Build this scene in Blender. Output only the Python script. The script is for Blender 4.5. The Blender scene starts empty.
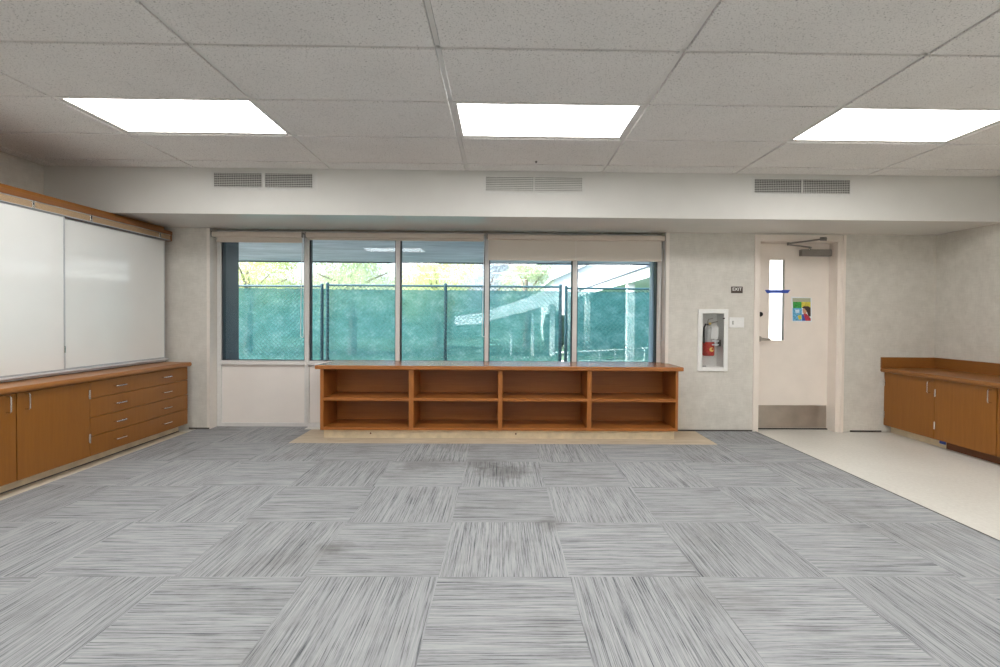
import bpy, bmesh, math, random
from mathutils import Vector, Matrix
random.seed(7)
sc = bpy.context.scene
col = sc.collection
PI = math.pi

# ------------------------------------------------------------------ room measures (metres, floor z = 0, +Y away from the camera)
CAM_H = 1.2054
WB = 5.2435          # back wall face
WG = 5.37            # front face of window frames and door leaf
XL, XR = -4.126, 4.67
YF = -7.6            # wall behind the camera, set back to fit the added light rows
CEIL = 2.544
SOF_Y, SOF_Z = 4.505, 2.126
T = 1.2192           # ceiling module
TX0, TY0 = -0.3263, 2.4606
CT_Z = 0.006
CT, CX0, CY0 = 0.6077, -0.2842, 2.2645   # carpet tile grid

# ------------------------------------------------------------------ materials
def new_mat(name):
    m = bpy.data.materials.new(name); m.use_nodes = True
    nt = m.node_tree
    b = nt.nodes['Principled BSDF']
    return m, nt, b
def N(nt, t, **kw):
    n = nt.nodes.new(t)
    for k, v in kw.items():
        if k in n.inputs: n.inputs[k].default_value = v
        else: setattr(n, k, v)
    return n
def L(nt, a, b): nt.links.new(a, b)
def rgb(c): return (c[0], c[1], c[2], 1.0)
def ramp(nt, fac, stops):
    r = nt.nodes.new('ShaderNodeValToRGB')
    e = r.color_ramp.elements
    e[0].position, e[0].color = stops[0][0], rgb(stops[0][1])
    e[1].position, e[1].color = stops[-1][0], rgb(stops[-1][1])
    for p, c in stops[1:-1]:
        k = e.new(p); k.color = rgb(c)
    L(nt, fac, r.inputs['Fac'])
    return r
def pos(nt, scale=(1, 1, 1)):
    g = nt.nodes.new('ShaderNodeNewGeometry')
    mp = nt.nodes.new('ShaderNodeMapping')
    mp.inputs['Scale'].default_value = scale
    L(nt, g.outputs['Position'], mp.inputs['Vector'])
    return mp.outputs['Vector']
def noise(nt, vec, scale, detail=3.0, rough=0.5, dist=0.0):
    n = N(nt, 'ShaderNodeTexNoise', Scale=scale, Detail=detail, Roughness=rough, Distortion=dist)
    L(nt, vec, n.inputs['Vector'])
    return n.outputs['Fac']
def bump(nt, b, fac, strength=0.2, dist=0.002):
    k = N(nt, 'ShaderNodeBump', Strength=strength, Distance=dist)
    L(nt, fac, k.inputs['Height']); L(nt, k.outputs['Normal'], b.inputs['Normal'])
def mix(nt, fac, a, b, mode='MIX'):
    m = nt.nodes.new('ShaderNodeMix'); m.data_type = 'RGBA'; m.blend_type = mode
    for s, v in ((m.inputs[0], fac), (m.inputs[6], a), (m.inputs[7], b)):
        if hasattr(v, 'is_output'): L(nt, v, s)
        elif isinstance(v, (int, float)): s.default_value = v
        else: s.default_value = rgb(v)
    return m.outputs[2]
def math_(nt, op, a, b=None, c=None):
    m = nt.nodes.new('ShaderNodeMath'); m.operation = op
    for s, v in zip(m.inputs, (a, b, c)):
        if v is None: continue
        if hasattr(v, 'is_output'): L(nt, v, s)
        else: s.default_value = v
    return m.outputs[0]

def plain(name, c, rough=0.5, metal=0.0, spec=0.5, var=0.06, scale=30.0, coat=0.0, bmp=0.0):
    m, nt, b = new_mat(name)
    f = noise(nt, pos(nt), scale, 4)
    r = ramp(nt, f, [(0.3, [x * (1 - var) for x in c]), (0.7, [min(1, x * (1 + var)) for x in c])])
    L(nt, r.outputs['Color'], b.inputs['Base Color'])
    b.inputs['Roughness'].default_value = rough
    b.inputs['Metallic'].default_value = metal
    b.inputs['Specular IOR Level'].default_value = spec
    b.inputs['Coat Weight'].default_value = coat
    b.inputs['Coat Roughness'].default_value = 0.06
    if bmp: bump(nt, b, f, bmp)
    return m

def wood(name, dark, light, grain=(1, 1, 1), rough=0.38, spec=0.45):
    """laminate with fine grain; grain = small scale along the fibre"""
    m, nt, b = new_mat(name)
    f1 = noise(nt, pos(nt, grain), 1.0, 6, 0.62, 0.25)
    f2 = noise(nt, pos(nt, tuple(g * 3.1 for g in grain)), 1.3, 4, 0.6)
    f3 = noise(nt, pos(nt), 1.7, 3)
    s = math_(nt, 'ADD', math_(nt, 'MULTIPLY', f1, 0.5), math_(nt, 'ADD', math_(nt, 'MULTIPLY', f2, 0.3), math_(nt, 'MULTIPLY', f3, 0.2)))
    r = ramp(nt, s, [(0.33, dark), (0.67, light)])
    L(nt, r.outputs['Color'], b.inputs['Base Color'])
    b.inputs['Roughness'].default_value = rough
    b.inputs['Specular IOR Level'].default_value = spec
    bump(nt, b, f2, 0.04, 0.001)
    return m

M = {}
# woven vinyl wallpaper
def wallpaper(name, a, c):
    m, nt, b = new_mat(name)
    p = pos(nt)
    blotch = noise(nt, p, 9.0, 5, 0.65)
    big = noise(nt, p, 2.0, 3)
    vert = noise(nt, pos(nt, (160, 160, 12)), 1.0, 2)
    hor = noise(nt, pos(nt, (14, 14, 170)), 1.0, 2)
    weave = math_(nt, 'ADD', math_(nt, 'MULTIPLY', vert, 0.5), math_(nt, 'MULTIPLY', hor, 0.5))
    s = math_(nt, 'ADD', math_(nt, 'MULTIPLY', weave, 0.45), math_(nt, 'ADD', math_(nt, 'MULTIPLY', blotch, 0.4), math_(nt, 'MULTIPLY', big, 0.15)))
    r = ramp(nt, s, [(0.36, a), (0.64, c)])
    L(nt, r.outputs['Color'], b.inputs['Base Color'])
    b.inputs['Roughness'].default_value = 0.62
    b.inputs['Specular IOR Level'].default_value = 0.3
    bump(nt, b, weave, 0.12, 0.001)
    return m
M['wall'] = wallpaper('woven_wallpaper', (0.575, 0.55, 0.50), (0.725, 0.70, 0.645))
M['soffit_paint'] = plain('semi_gloss_soffit_paint', (0.72, 0.71, 0.68), 0.2, var=0.02, scale=4)
M['soffit_face'] = plain('matte_white_soffit_paint', (0.68, 0.67, 0.64), 0.7, spec=0.2, var=0.02, scale=4)
M['trim_white'] = plain('off_white_trim_paint', (0.78, 0.73, 0.67), 0.4, var=0.03)
M['door_paint'] = plain('pale_pink_beige_door_paint', (0.83, 0.755, 0.685), 0.42, var=0.03, scale=5)
M['panel_white'] = plain('off_white_panel_paint', (0.84, 0.79, 0.75), 0.4, var=0.02, scale=4)
M['alu'] = plain('satin_window_aluminium', (0.74, 0.725, 0.71), 0.4, 0.1, var=0.03)
M['sky_lit_blue'] = plain('sky_lit_pilaster_blue', (0.62, 0.74, 0.88), 0.4, 0.0, var=0.03)  # pale blue carries the sky light on the dark pilaster
M['gasket'] = plain('black_gasket', (0.02, 0.022, 0.028), 0.5)
M['board_alu'] = plain('board_trim_aluminium', (0.50, 0.51, 0.53), 0.35, 0.4, var=0.03)
M['track'] = plain('pale_aluminium_track', (0.74, 0.75, 0.77), 0.4, 0.2, var=0.03)
M['chrome'] = plain('satin_chrome_pull', (0.72, 0.69, 0.65), 0.22, 1.0, var=0.02)
M['steel'] = plain('brushed_steel_kick_plate', (0.48, 0.43, 0.38), 0.3, 0.9, var=0.12, scale=6)
M['closer'] = plain('grey_bronze_closer', (0.27, 0.25, 0.23), 0.4, 0.5, var=0.05)
M['lever'] = plain('satin_nickel_lever', (0.42, 0.39, 0.35), 0.3, 0.9, var=0.05)
M['black'] = plain('black_plastic', (0.02, 0.018, 0.016), 0.45)
M['dark'] = plain('dark_rubber_base', (0.06, 0.052, 0.046), 0.6, var=0.2)
M['duct'] = plain('dark_duct_interior', (0.035, 0.034, 0.033), 0.8)
M['grille'] = plain('white_enamel_grille', (0.66, 0.655, 0.63), 0.45, var=0.03)
M['blind'] = plain('beige_roller_blind_fabric', (0.66, 0.61, 0.54), 0.8, spec=0.15, var=0.03, scale=200)
M['blind_case'] = plain('beige_blind_cassette', (0.66, 0.59, 0.51), 0.45, var=0.02)
M['bead'] = plain('white_bead_chain', (0.75, 0.76, 0.78), 0.35)
M['white_plastic'] = plain('white_plastic_plate', (0.82, 0.82, 0.81), 0.35, var=0.02)
M['white_enamel'] = plain('white_enamel_cabinet', (0.82, 0.82, 0.80), 0.35, var=0.02)
M['grid'] = plain('ceiling_grid_enamel', (0.72, 0.70, 0.67), 0.5, var=0.02)
M['pine'] = plain('bare_pine', (0.74, 0.63, 0.45), 0.55, var=0.12, scale=12)
M['board'] = plain('whiteboard_enamel', (0.83, 0.84, 0.82), 0.075, var=0.015, scale=3, coat=0.0)
M['cork'] = plain('tan_cork_strip', (0.42, 0.29, 0.17), 0.8, var=0.18, scale=160)
M['red'] = plain('extinguisher_red', (0.50, 0.022, 0.012), 0.3)
M['silver'] = plain('bare_grey_metal', (0.42, 0.42, 0.42), 0.3, 0.25)
M['gold'] = plain('yellow_emblem', (0.80, 0.58, 0.16), 0.5)
M['brown_sign'] = plain('dark_brown_sign', (0.075, 0.055, 0.045), 0.5)
M['tape'] = plain('blue_painters_tape', (0.045, 0.10, 0.50), 0.6, var=0.12)
M['paper'] = plain('poster_paper', (0.80, 0.82, 0.84), 0.6)
M['p_head'] = plain('poster_olive', (0.42, 0.44, 0.32), 0.6, var=0.15, scale=300)
M['p_green'] = plain('poster_green', (0.04, 0.33, 0.06), 0.6, var=0.5, scale=70)
M['p_yellow'] = plain('poster_yellow', (0.68, 0.60, 0.08), 0.6, var=0.25, scale=70)
M['p_blue'] = plain('poster_blue', (0.13, 0.42, 0.66), 0.6, var=0.45, scale=60)
M['p_brown'] = plain('poster_brown', (0.05, 0.03, 0.025), 0.6)
M['p_tan'] = plain('poster_tan', (0.55, 0.30, 0.18), 0.6)
M['p_red'] = plain('poster_red', (0.45, 0.03, 0.06), 0.6, var=0.3, scale=60)
M['p_navy'] = plain('poster_navy', (0.05, 0.09, 0.42), 0.6)
M['p_light'] = plain('poster_light_blue', (0.55, 0.75, 0.88), 0.6)

OR_D, OR_L = (0.230, 0.082, 0.0145), (0.325, 0.125, 0.026)
M['cab_v'] = wood('cabinet_maple_vertical_grain', (0.240, 0.087, 0.0108), (0.300, 0.117, 0.0165), (45, 45, 2.2))
M['cab_h'] = wood('counter_laminate', (0.285, 0.108, 0.022), (0.355, 0.145, 0.034), (40, 2.0, 60), 0.33)
M['cab_h2'] = wood('right_counter_laminate', (0.235, 0.090, 0.018), (0.305, 0.122, 0.028), (40, 2.0, 60), 0.33)
M['shelf_x'] = wood('bookcase_laminate', (0.300, 0.098, 0.018), (0.400, 0.145, 0.031), (2.0, 50, 50), 0.36)
M['shelf_top'] = wood('bookcase_top_laminate', (0.315, 0.110, 0.026), (0.415, 0.155, 0.042), (2.0, 45, 45), 0.24)
M['shelf_v'] = wood('bookcase_laminate_upright', (0.300, 0.098, 0.018), (0.400, 0.145, 0.031), (50, 50, 2.0), 0.36)
M['fascia_wood'] = wood('map_rail_wood', (0.205, 0.078, 0.020), (0.285, 0.112, 0.031), (40, 2.0, 50), 0.4)
M['toe_brown'] = wood('brown_toe_board', (0.13, 0.042, 0.012), (0.18, 0.06, 0.018), (40, 2, 40), 0.5)
M['plank'] = wood('bare_board_floor', (0.42, 0.335, 0.235), (0.64, 0.545, 0.41), (3, 22, 20), 0.6, 0.3)
M['concrete_strip'] = plain('bare_pale_strip', (0.62, 0.55, 0.44), 0.6, var=0.1, scale=14)

# fissured ceiling tile
def ceiling_mat():
    m, nt, b = new_mat('fissured_ceiling_tile')
    p = pos(nt)
    f = noise(nt, p, 150.0, 2, 0.5, 0.6)
    g = noise(nt, p, 3.0, 3)
    base = ramp(nt, g, [(0.3, (0.76, 0.74, 0.715)), (0.7, (0.80, 0.78, 0.755))])
    sp = ramp(nt, f, [(0.28, (0.42, 0.41, 0.40)), (0.42, (1, 1, 1))])
    L(nt, mix(nt, 1.0, base.outputs['Color'], sp.outputs['Color'], 'MULTIPLY'), b.inputs['Base Color'])
    b.inputs['Roughness'].default_value = 0.9
    b.inputs['Specular IOR Level'].default_value = 0.1
    bump(nt, b, f, 0.35, 0.002)
    return m
M['ceiling'] = ceiling_mat()

# carpet tiles laid quarter-turned
def carpet_mat():
    m, nt, b = new_mat('striped_carpet_tiles')
    g = nt.nodes.new('ShaderNodeNewGeometry')
    s = nt.nodes.new('ShaderNodeSeparateXYZ'); L(nt, g.outputs['Position'], s.inputs[0])
    ux = math_(nt, 'DIVIDE', math_(nt, 'SUBTRACT', s.outputs['X'], CX0), CT)
    uy = math_(nt, 'DIVIDE', math_(nt, 'SUBTRACT', s.outputs['Y'], CY0), CT)
    ix, iy = math_(nt, 'FLOOR', ux), math_(nt, 'FLOOR', uy)
    par = math_(nt, 'FLOORED_MODULO', math_(nt, 'ADD', ix, iy), 2.0)
    inv = math_(nt, 'SUBTRACT', 1.0, par)
    across = math_(nt, 'ADD', math_(nt, 'MULTIPLY', s.outputs['X'], inv), math_(nt, 'MULTIPLY', s.outputs['Y'], par))
    along = math_(nt, 'ADD', math_(nt, 'MULTIPLY', s.outputs['Y'], inv), math_(nt, 'MULTIPLY', s.outputs['X'], par))
    off = math_(nt, 'ADD', math_(nt, 'MULTIPLY', ix, 13.7), math_(nt, 'MULTIPLY', iy, 7.3))
    def streak(width, c, seed, det=1):
        """yarns of a given width, each with its own tone, changing along the yarn"""
        v = nt.nodes.new('ShaderNodeCombineXYZ')
        idx = math_(nt, 'FLOOR', math_(nt, 'DIVIDE', across, width))
        L(nt, math_(nt, 'MULTIPLY', idx, 7.317), v.inputs[0])
        L(nt, math_(nt, 'MULTIPLY', along, c), v.inputs[1])
        L(nt, math_(nt, 'ADD', off, seed), v.inputs[2])
        return noise(nt, v.outputs[0], 1.0, det, 0.6)
    f1 = streak(0.0032, 3.0, 0.0)
    f2 = streak(0.0090, 1.8, 3.3)
    f3 = streak(0.0022, 10.0, 5.1, 3)
    f = math_(nt, 'ADD', math_(nt, 'MULTIPLY', f1, 0.48), math_(nt, 'ADD', math_(nt, 'MULTIPLY', f2, 0.20), math_(nt, 'MULTIPLY', f3, 0.32)))
    r = ramp(nt, f, [(0.33, (0.065, 0.071, 0.082)), (0.42, (0.205, 0.214, 0.226)), (0.485, (0.325, 0.334, 0.345)), (0.62, (0.425, 0.434, 0.444))])
    # random tone per tile: how the pile catches light, put into colour
    wn = nt.nodes.new('ShaderNodeTexWhiteNoise'); wn.noise_dimensions = '2D'
    cv = nt.nodes.new('ShaderNodeCombineXYZ'); L(nt, ix, cv.inputs[0]); L(nt, iy, cv.inputs[1]); L(nt, cv.outputs[0], wn.inputs['Vector'])
    tone = math_(nt, 'ADD', math_(nt, 'MULTIPLY', wn.outputs['Value'], 0.12), 0.90)
    tc = nt.nodes.new('ShaderNodeCombineXYZ')
    for k in range(3): L(nt, tone, tc.inputs[k])
    c1 = mix(nt, 1.0, r.outputs['Color'], tc.outputs[0], 'MULTIPLY')
    # worn, slightly soiled patches
    w = noise(nt, g.outputs['Position'], 1.5, 5, 0.65)
    wr = ramp(nt, w, [(0.52, (1, 1, 1)), (0.80, (0.66, 0.64, 0.62))])
    c2 = mix(nt, 1.0, c1, wr.outputs['Color'], 'MULTIPLY')
    # a few old spill marks in the pile
    for sx, sy, sr, k in ((-0.62, 4.02, .30, .72), (0.03, 3.82, .26, .62), (-0.18, 4.05, .22, .70), (-0.86, 2.55, .12, .72), (0.30, 2.86, .13, .70)):
        d = nt.nodes.new('ShaderNodeVectorMath'); d.operation = 'DISTANCE'
        d.inputs[1].default_value = (sx, sy, CT_Z)
        L(nt, g.outputs['Position'], d.inputs[0])
        e = math_(nt, 'ADD', math_(nt, 'DIVIDE', d.outputs['Value'], sr), math_(nt, 'MULTIPLY', math_(nt, 'SUBTRACT', noise(nt, g.outputs['Position'], 9.0, 4, .7), 0.5), 1.6))
        er = ramp(nt, e, [(0.25, (k, k * .98, k * .96)), (0.95, (1, 1, 1))])
        c2 = mix(nt, 1.0, c2, er.outputs['Color'], 'MULTIPLY')
    L(nt, c2, b.inputs['Base Color'])
    b.inputs['Roughness'].default_value = 0.95
    b.inputs['Specular IOR Level'].default_value = 0.08
    b.inputs['Sheen Weight'].default_value = 0.06
    return m
M['carpet'] = carpet_mat()

def vinyl_mat():
    m, nt, b = new_mat('off_white_vinyl_floor')
    p = pos(nt)
    f = noise(nt, p, 38.0, 5, 0.7)
    g = noise(nt, p, 1.4, 4)
    s = math_(nt, 'ADD', math_(nt, 'MULTIPLY', f, 0.6), math_(nt, 'MULTIPLY', g, 0.4))
    r = ramp(nt, s, [(0.32, (0.63, 0.615, 0.565)), (0.6, (0.76, 0.75, 0.70))])
    L(nt, r.outputs['Color'], b.inputs['Base Color'])
    rr = ramp(nt, g, [(0.3, (0.30,) * 3), (0.7, (0.36,) * 3)])
    L(nt, rr.outputs['Color'], b.inputs['Roughness'])
    return m
M['vinyl'] = vinyl_mat()

def glass_mat(name, tint, ior=1.45):
    m = bpy.data.materials.new(name); m.use_nodes = True
    nt = m.node_tree; nt.nodes.clear()
    o = nt.nodes.new('ShaderNodeOutputMaterial')
    t = nt.nodes.new('ShaderNodeBsdfTransparent'); t.inputs['Color'].default_value = rgb(tint)
    g = nt.nodes.new('ShaderNodeBsdfGlossy'); g.inputs['Roughness'].default_value = 0.0
    n = noise(nt, pos(nt), 2.0, 1)
    gc = ramp(nt, n, [(0, (0.96, 0.97, 0.98)), (1, (1, 1, 1))]); L(nt, gc.outputs['Color'], g.inputs['Color'])
    f = nt.nodes.new('ShaderNodeFresnel'); f.inputs['IOR'].default_value = ior
    mx = nt.nodes.new('ShaderNodeMixShader')
    L(nt, f.outputs[0], mx.inputs[0]); L(nt, t.outputs[0], mx.inputs[1]); L(nt, g.outputs[0], mx.inputs[2])
    L(nt, mx.outputs[0], o.inputs['Surface'])
    return m
M['glass'] = glass_mat('tinted_window_glass', (0.90, 0.95, 0.98), 1.33)
M['clear'] = glass_mat('clear_glass', (0.98, 0.98, 0.98), 1.25)

def light_mat(strength):
    m = bpy.data.materials.new('lit_prismatic_lens'); m.use_nodes = True
    nt = m.node_tree; nt.nodes.clear()
    o = nt.nodes.new('ShaderNodeOutputMaterial'); e = nt.nodes.new('ShaderNodeEmission')
    n = noise(nt, pos(nt), 60.0, 1)
    r = ramp(nt, n, [(0.2, (1.0, 0.985, 0.955)), (0.8, (1.0, 0.99, 0.965))]); L(nt, r.outputs['Color'], e.inputs['Color'])
    e.inputs['Strength'].default_value = strength
    L(nt, e.outputs[0], o.inputs['Surface'])
    return m
M['lamp'] = light_mat(11.5)

# outdoors
def leaf_mat(name, a, c):
    m, nt, b = new_mat(name)
    f = noise(nt, pos(nt), 5.0, 3)
    r = ramp(nt, f, [(0.3, a), (0.7, c)])
    nt.nodes.remove(b)
    d = nt.nodes.new('ShaderNodeBsdfDiffuse'); t = nt.nodes.new('ShaderNodeBsdfTranslucent')
    L(nt, r.outputs['Color'], d.inputs['Color']); L(nt, r.outputs['Color'], t.inputs['Color'])
    mx = nt.nodes.new('ShaderNodeMixShader'); mx.inputs[0].default_value = 0.5
    L(nt, d.outputs[0], mx.inputs[1]); L(nt, t.outputs[0], mx.inputs[2])
    L(nt, mx.outputs[0], nt.nodes['Material Output'].inputs['Surface'])
    return m
M['leaf_y'] = leaf_mat('yellow_green_leaves', (0.46, 0.53, 0.21), (0.68, 0.71, 0.40))
M['leaf_g'] = leaf_mat('mid_green_leaves', (0.40, 0.50, 0.29), (0.64, 0.68, 0.48))
M['leaf_b'] = leaf_mat('blue_grey_green_leaves', (0.27, 0.32, 0.36), (0.55, 0.58, 0.62))
M['bark'] = plain('grey_bark', (0.22, 0.18, 0.15), 0.9, var=0.3)
M['fence_steel'] = plain('teal_dark_coated_steel', (0.020, 0.075, 0.095), 0.5, 0.2)
M['wire'] = plain('coated_wire', (0.06, 0.20, 0.21), 0.5, 0.2)
def screen_mat():
    m = bpy.data.materials.new('teal_privacy_screen'); m.use_nodes = True
    nt = m.node_tree; nt.nodes.clear()
    o = nt.nodes.new('ShaderNodeOutputMaterial')
    f = noise(nt, pos(nt, (1, 1, 1.5)), 3.0, 6, 0.7)
    fine = noise(nt, pos(nt), 20.0, 5, 0.75)
    s = math_(nt, 'ADD', math_(nt, 'MULTIPLY', f, 0.6), math_(nt, 'MULTIPLY', fine, 0.4))
    r = ramp(nt, s, [(0.37, (0.030, 0.185, 0.185)), (0.5, (0.085, 0.30, 0.30)), (0.62, (0.25, 0.48, 0.49))])
    d = nt.nodes.new('ShaderNodeBsdfDiffuse'); t = nt.nodes.new('ShaderNodeBsdfTranslucent'); tr = nt.nodes.new('ShaderNodeBsdfTransparent')
    L(nt, r.outputs['Color'], d.inputs['Color']); L(nt, r.outputs['Color'], t.inputs['Color'])
    tr.inputs['Color'].default_value = (0.85, 1.0, 1.0, 1)
    a = nt.nodes.new('ShaderNodeMixShader'); a.inputs[0].default_value = 0.45
    L(nt, d.outputs[0], a.inputs[1]); L(nt, t.outputs[0], a.inputs[2])
    c = nt.nodes.new('ShaderNodeMixShader'); c.inputs[0].default_value = 0.22
    L(nt, a.outputs[0], c.inputs[1]); L(nt, tr.outputs[0], c.inputs[2])
    L(nt, c.outputs[0], o.inputs['Surface'])
    return m
M['screen'] = screen_mat()
M['out_white'] = plain('sunlit_white_paint', (0.80, 0.80, 0.79), 0.6, var=0.03, scale=3)
M['out_grey'] = plain('shade_grey_fascia', (0.62, 0.65, 0.66), 0.6, var=0.03, scale=3)  # shade on the white walkway fascia, put into this grey
M['pave'] = plain('pale_concrete_paving', (0.55, 0.54, 0.51), 0.85, var=0.1, scale=2)
M['pilaster'] = plain('dark_blue_grey_pilaster', (0.060, 0.070, 0.082), 0.5, var=0.15, scale=6)
def porch_mat():
    m, nt, b = new_mat('streaked_grey_porch_ceiling')
    f = noise(nt, pos(nt, (1.1, 4.5, 1)), 1.0, 6, 0.65, 0.6)
    r = ramp(nt, f, [(0.32, (0.36, 0.385, 0.41)), (0.64, (0.60, 0.62, 0.64))])
    L(nt, r.outputs['Color'], b.inputs['Base Color']); b.inputs['Roughness'].default_value = 0.7
    return m
M['porch'] = porch_mat()
M['porch_edge'] = plain('dark_blue_porch_fascia', (0.05, 0.065, 0.10), 0.5)
M['roofing'] = plain('roof_membrane', (0.3, 0.3, 0.3), 0.9)
M['grass'] = plain('green_ground_cover', (0.06, 0.12, 0.07), 0.9, var=0.4, scale=3)
M['shade_wall'] = plain('walkway_shade_green_grey', (0.10, 0.17, 0.16), 0.8, var=0.1, scale=2)  # dark colour stands in for the shade under the walkway roof
M['hedge_dark'] = plain('far_dark_green_bank', (0.035, 0.085, 0.06), 0.9, var=0.5, scale=3)

# ------------------------------------------------------------------ mesh building
ORIGIN = {}
class MB:
    def __init__(s): s.bm = bmesh.new()
    def box(s, x0, x1, y0, y1, z0, z1, bev=0.0, seg=2):
        a = bmesh.new()
        vs = [a.verts.new((x, y, z)) for x in (x0, x1) for y in (y0, y1) for z in (z0, z1)]
        for f in ((0, 1, 3, 2), (4, 6, 7, 5), (0, 4, 5, 1), (2, 3, 7, 6), (0, 2, 6, 4), (1, 5, 7, 3)):
            a.faces.new([vs[i] for i in f])
        if bev: bmesh.ops.bevel(a, geom=list(a.edges), offset=bev, segments=seg, affect='EDGES', profile=0.5)
        s._add(a); return s
    def _add(s, a):
        bmesh.ops.recalc_face_normals(a, faces=list(a.faces))
        me = bpy.data.meshes.new('tmp'); a.to_mesh(me); a.free()
        s.bm.from_mesh(me); bpy.data.meshes.remove(me)
    def prism(s, pts, axis, a0, a1, bev=0.0, seg=2):
        """extrude a closed outline (2-D points) along axis 'x','y' or 'z'"""
        a = bmesh.new()
        def P(p, h):
            return {'x': (h, p[0], p[1]), 'y': (p[0], h, p[1]), 'z': (p[0], p[1], h)}[axis]
        v0 = [a.verts.new(P(p, a0)) for p in pts]; v1 = [a.verts.new(P(p, a1)) for p in pts]
        a.faces.new(v0); a.faces.new(v1[::-1])
        n = len(pts)
        for i in range(n): a.faces.new((v0[i], v0[(i + 1) % n], v1[(i + 1) % n], v1[i]))
        if bev: bmesh.ops.bevel(a, geom=list(a.edges), offset=bev, segments=seg, affect='EDGES', profile=0.5)
        s._add(a); return s
    def tube(s, pts, r, n=10, closed=False, caps=True):
        a = bmesh.new(); pts = [Vector(p) for p in pts]; k = len(pts); rings = []
        rr = r if isinstance(r, (list, tuple)) else [r] * k
        prev = None
        for i, p in enumerate(pts):
            if closed: d = pts[(i + 1) % k] - pts[i - 1]
            else: d = pts[min(i + 1, k - 1)] - pts[max(i - 1, 0)]
            d.normalize()
            u = prev if prev is not None else (Vector((0, 0, 1)) if abs(d.z) < 0.9 else Vector((1, 0, 0)))
            u = (u - d * u.dot(d))
            if u.length < 1e-6: u = d.orthogonal()
            u.normalize(); prev = u; w = d.cross(u)
            rings.append([a.verts.new(p + (u * math.cos(2 * PI * j / n) + w * math.sin(2 * PI * j / n)) * rr[i]) for j in range(n)])
        for i in range(k if closed else k - 1):
            A, B = rings[i], rings[(i + 1) % k]
            for j in range(n): a.faces.new((A[j], A[(j + 1) % n], B[(j + 1) % n], B[j]))
        if caps and not closed:
            a.faces.new(rings[0][::-1]); a.faces.new(rings[-1])
        s._add(a); return s
    def lathe(s, prof, c, n=24):
        """prof: (radius, z) from bottom to top, about the vertical through c"""
        return s.tube([(c[0], c[1], c[2] + z) for r, z in prof], [max(r, 1e-4) for r, z in prof], n)
    def build(s, name, mat, parent=None, origin=None, smooth=False):
        me = bpy.data.meshes.new(name)
        if parent is not None: o0 = ORIGIN[parent.name]
        elif origin is not None: o0 = Vector(origin)
        else:
            lo = [min(v.co[i] for v in s.bm.verts) for i in range(3)]; hi = [max(v.co[i] for v in s.bm.verts) for i in range(3)]
            o0 = Vector(((lo[0] + hi[0]) / 2, (lo[1] + hi[1]) / 2, lo[2]))
        bmesh.ops.translate(s.bm, verts=s.bm.verts, vec=-Vector(o0))
        s.bm.to_mesh(me); s.bm.free()
        me.materials.append(mat)
        if smooth:
            me.polygons.foreach_set('use_smooth', [True] * len(me.polygons))
            try: me.set_sharp_from_angle(angle=math.radians(40))
            except Exception: pass
        o = bpy.data.objects.new(name, me); col.objects.link(o)
        if parent is not None: o.parent = parent
        else: o.location = o0
        ORIGIN[o.name] = Vector(o0)
        return o
def tag(o, label, cat, group=None):
    o['label'] = label; o['category'] = cat
    if group: o['group'] = group
    return o
def thing(name, label, cat, loc, group=None):
    o = bpy.data.objects.new(name, None); col.objects.link(o); o.location = loc; o.empty_display_size = 0.1
    ORIGIN[o.name] = Vector(loc)
    return tag(o, label, cat, group)
def struct(o, label=None):
    o['kind'] = 'structure'
    if label: o['label'] = label
    return o
def sroot(name, loc=(0, 0, 0)):
    o = bpy.data.objects.new(name, None); col.objects.link(o); o.location = loc
    ORIGIN[o.name] = Vector(loc); o['kind'] = 'structure'
    return o
def dup(root, loc, label, group=None):
    r = root.copy(); col.objects.link(r); r.location = loc; r['label'] = label
    if group: r['group'] = group
    for ch in list(root.children):
        c = ch.copy(); col.objects.link(c); c.parent = r
        for g in list(ch.children):
            d = g.copy(); col.objects.link(d); d.parent = c
    return r

# ------------------------------------------------------------------ floor
struct(MB().box(XL - .15, XR + .15, YF - .15, 5.62, -0.12, 0.0).build('floor', M['vinyl']))
cp = MB()
CXR = 2.725; PX0, PX1, PY = -2.012, 2.080, 4.672; CXL = -3.215
cp.box(CXL, CXR, YF, PY, 0.0, CT_Z)
cp.box(CXL, PX0, PY, WB, 0.0, CT_Z)
cp.box(PX1, CXR, PY, WB, 0.0, CT_Z)
cp.box(-3.082, -2.1, WB, WG, 0.0, CT_Z)
struct(cp.build('floor_carpet', M['carpet']), 'grey striped carpet tiles laid quarter-turned over the floor')
struct(MB().box(CXR, CXR + 0.012, YF, WB, 0.0, 0.007, 0.002).build('trim_1', M['black']), 'black edge strip between the carpet and the pale vinyl')
struct(MB().box(CXL - 0.113, CXL, 2.3, 5.12, 0.0, 0.004).build('trim_2', M['concrete_strip']), 'bare pale strip of floor along the left cabinet')
tag(MB().box(PX0, PX1, PY, WB - 0.001, 0.0, 0.005, 0.001).build('floor_board', M['plank']), 'bare pale wooden floor strip set in the carpet under the bookcase', 'floor board')

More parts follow.
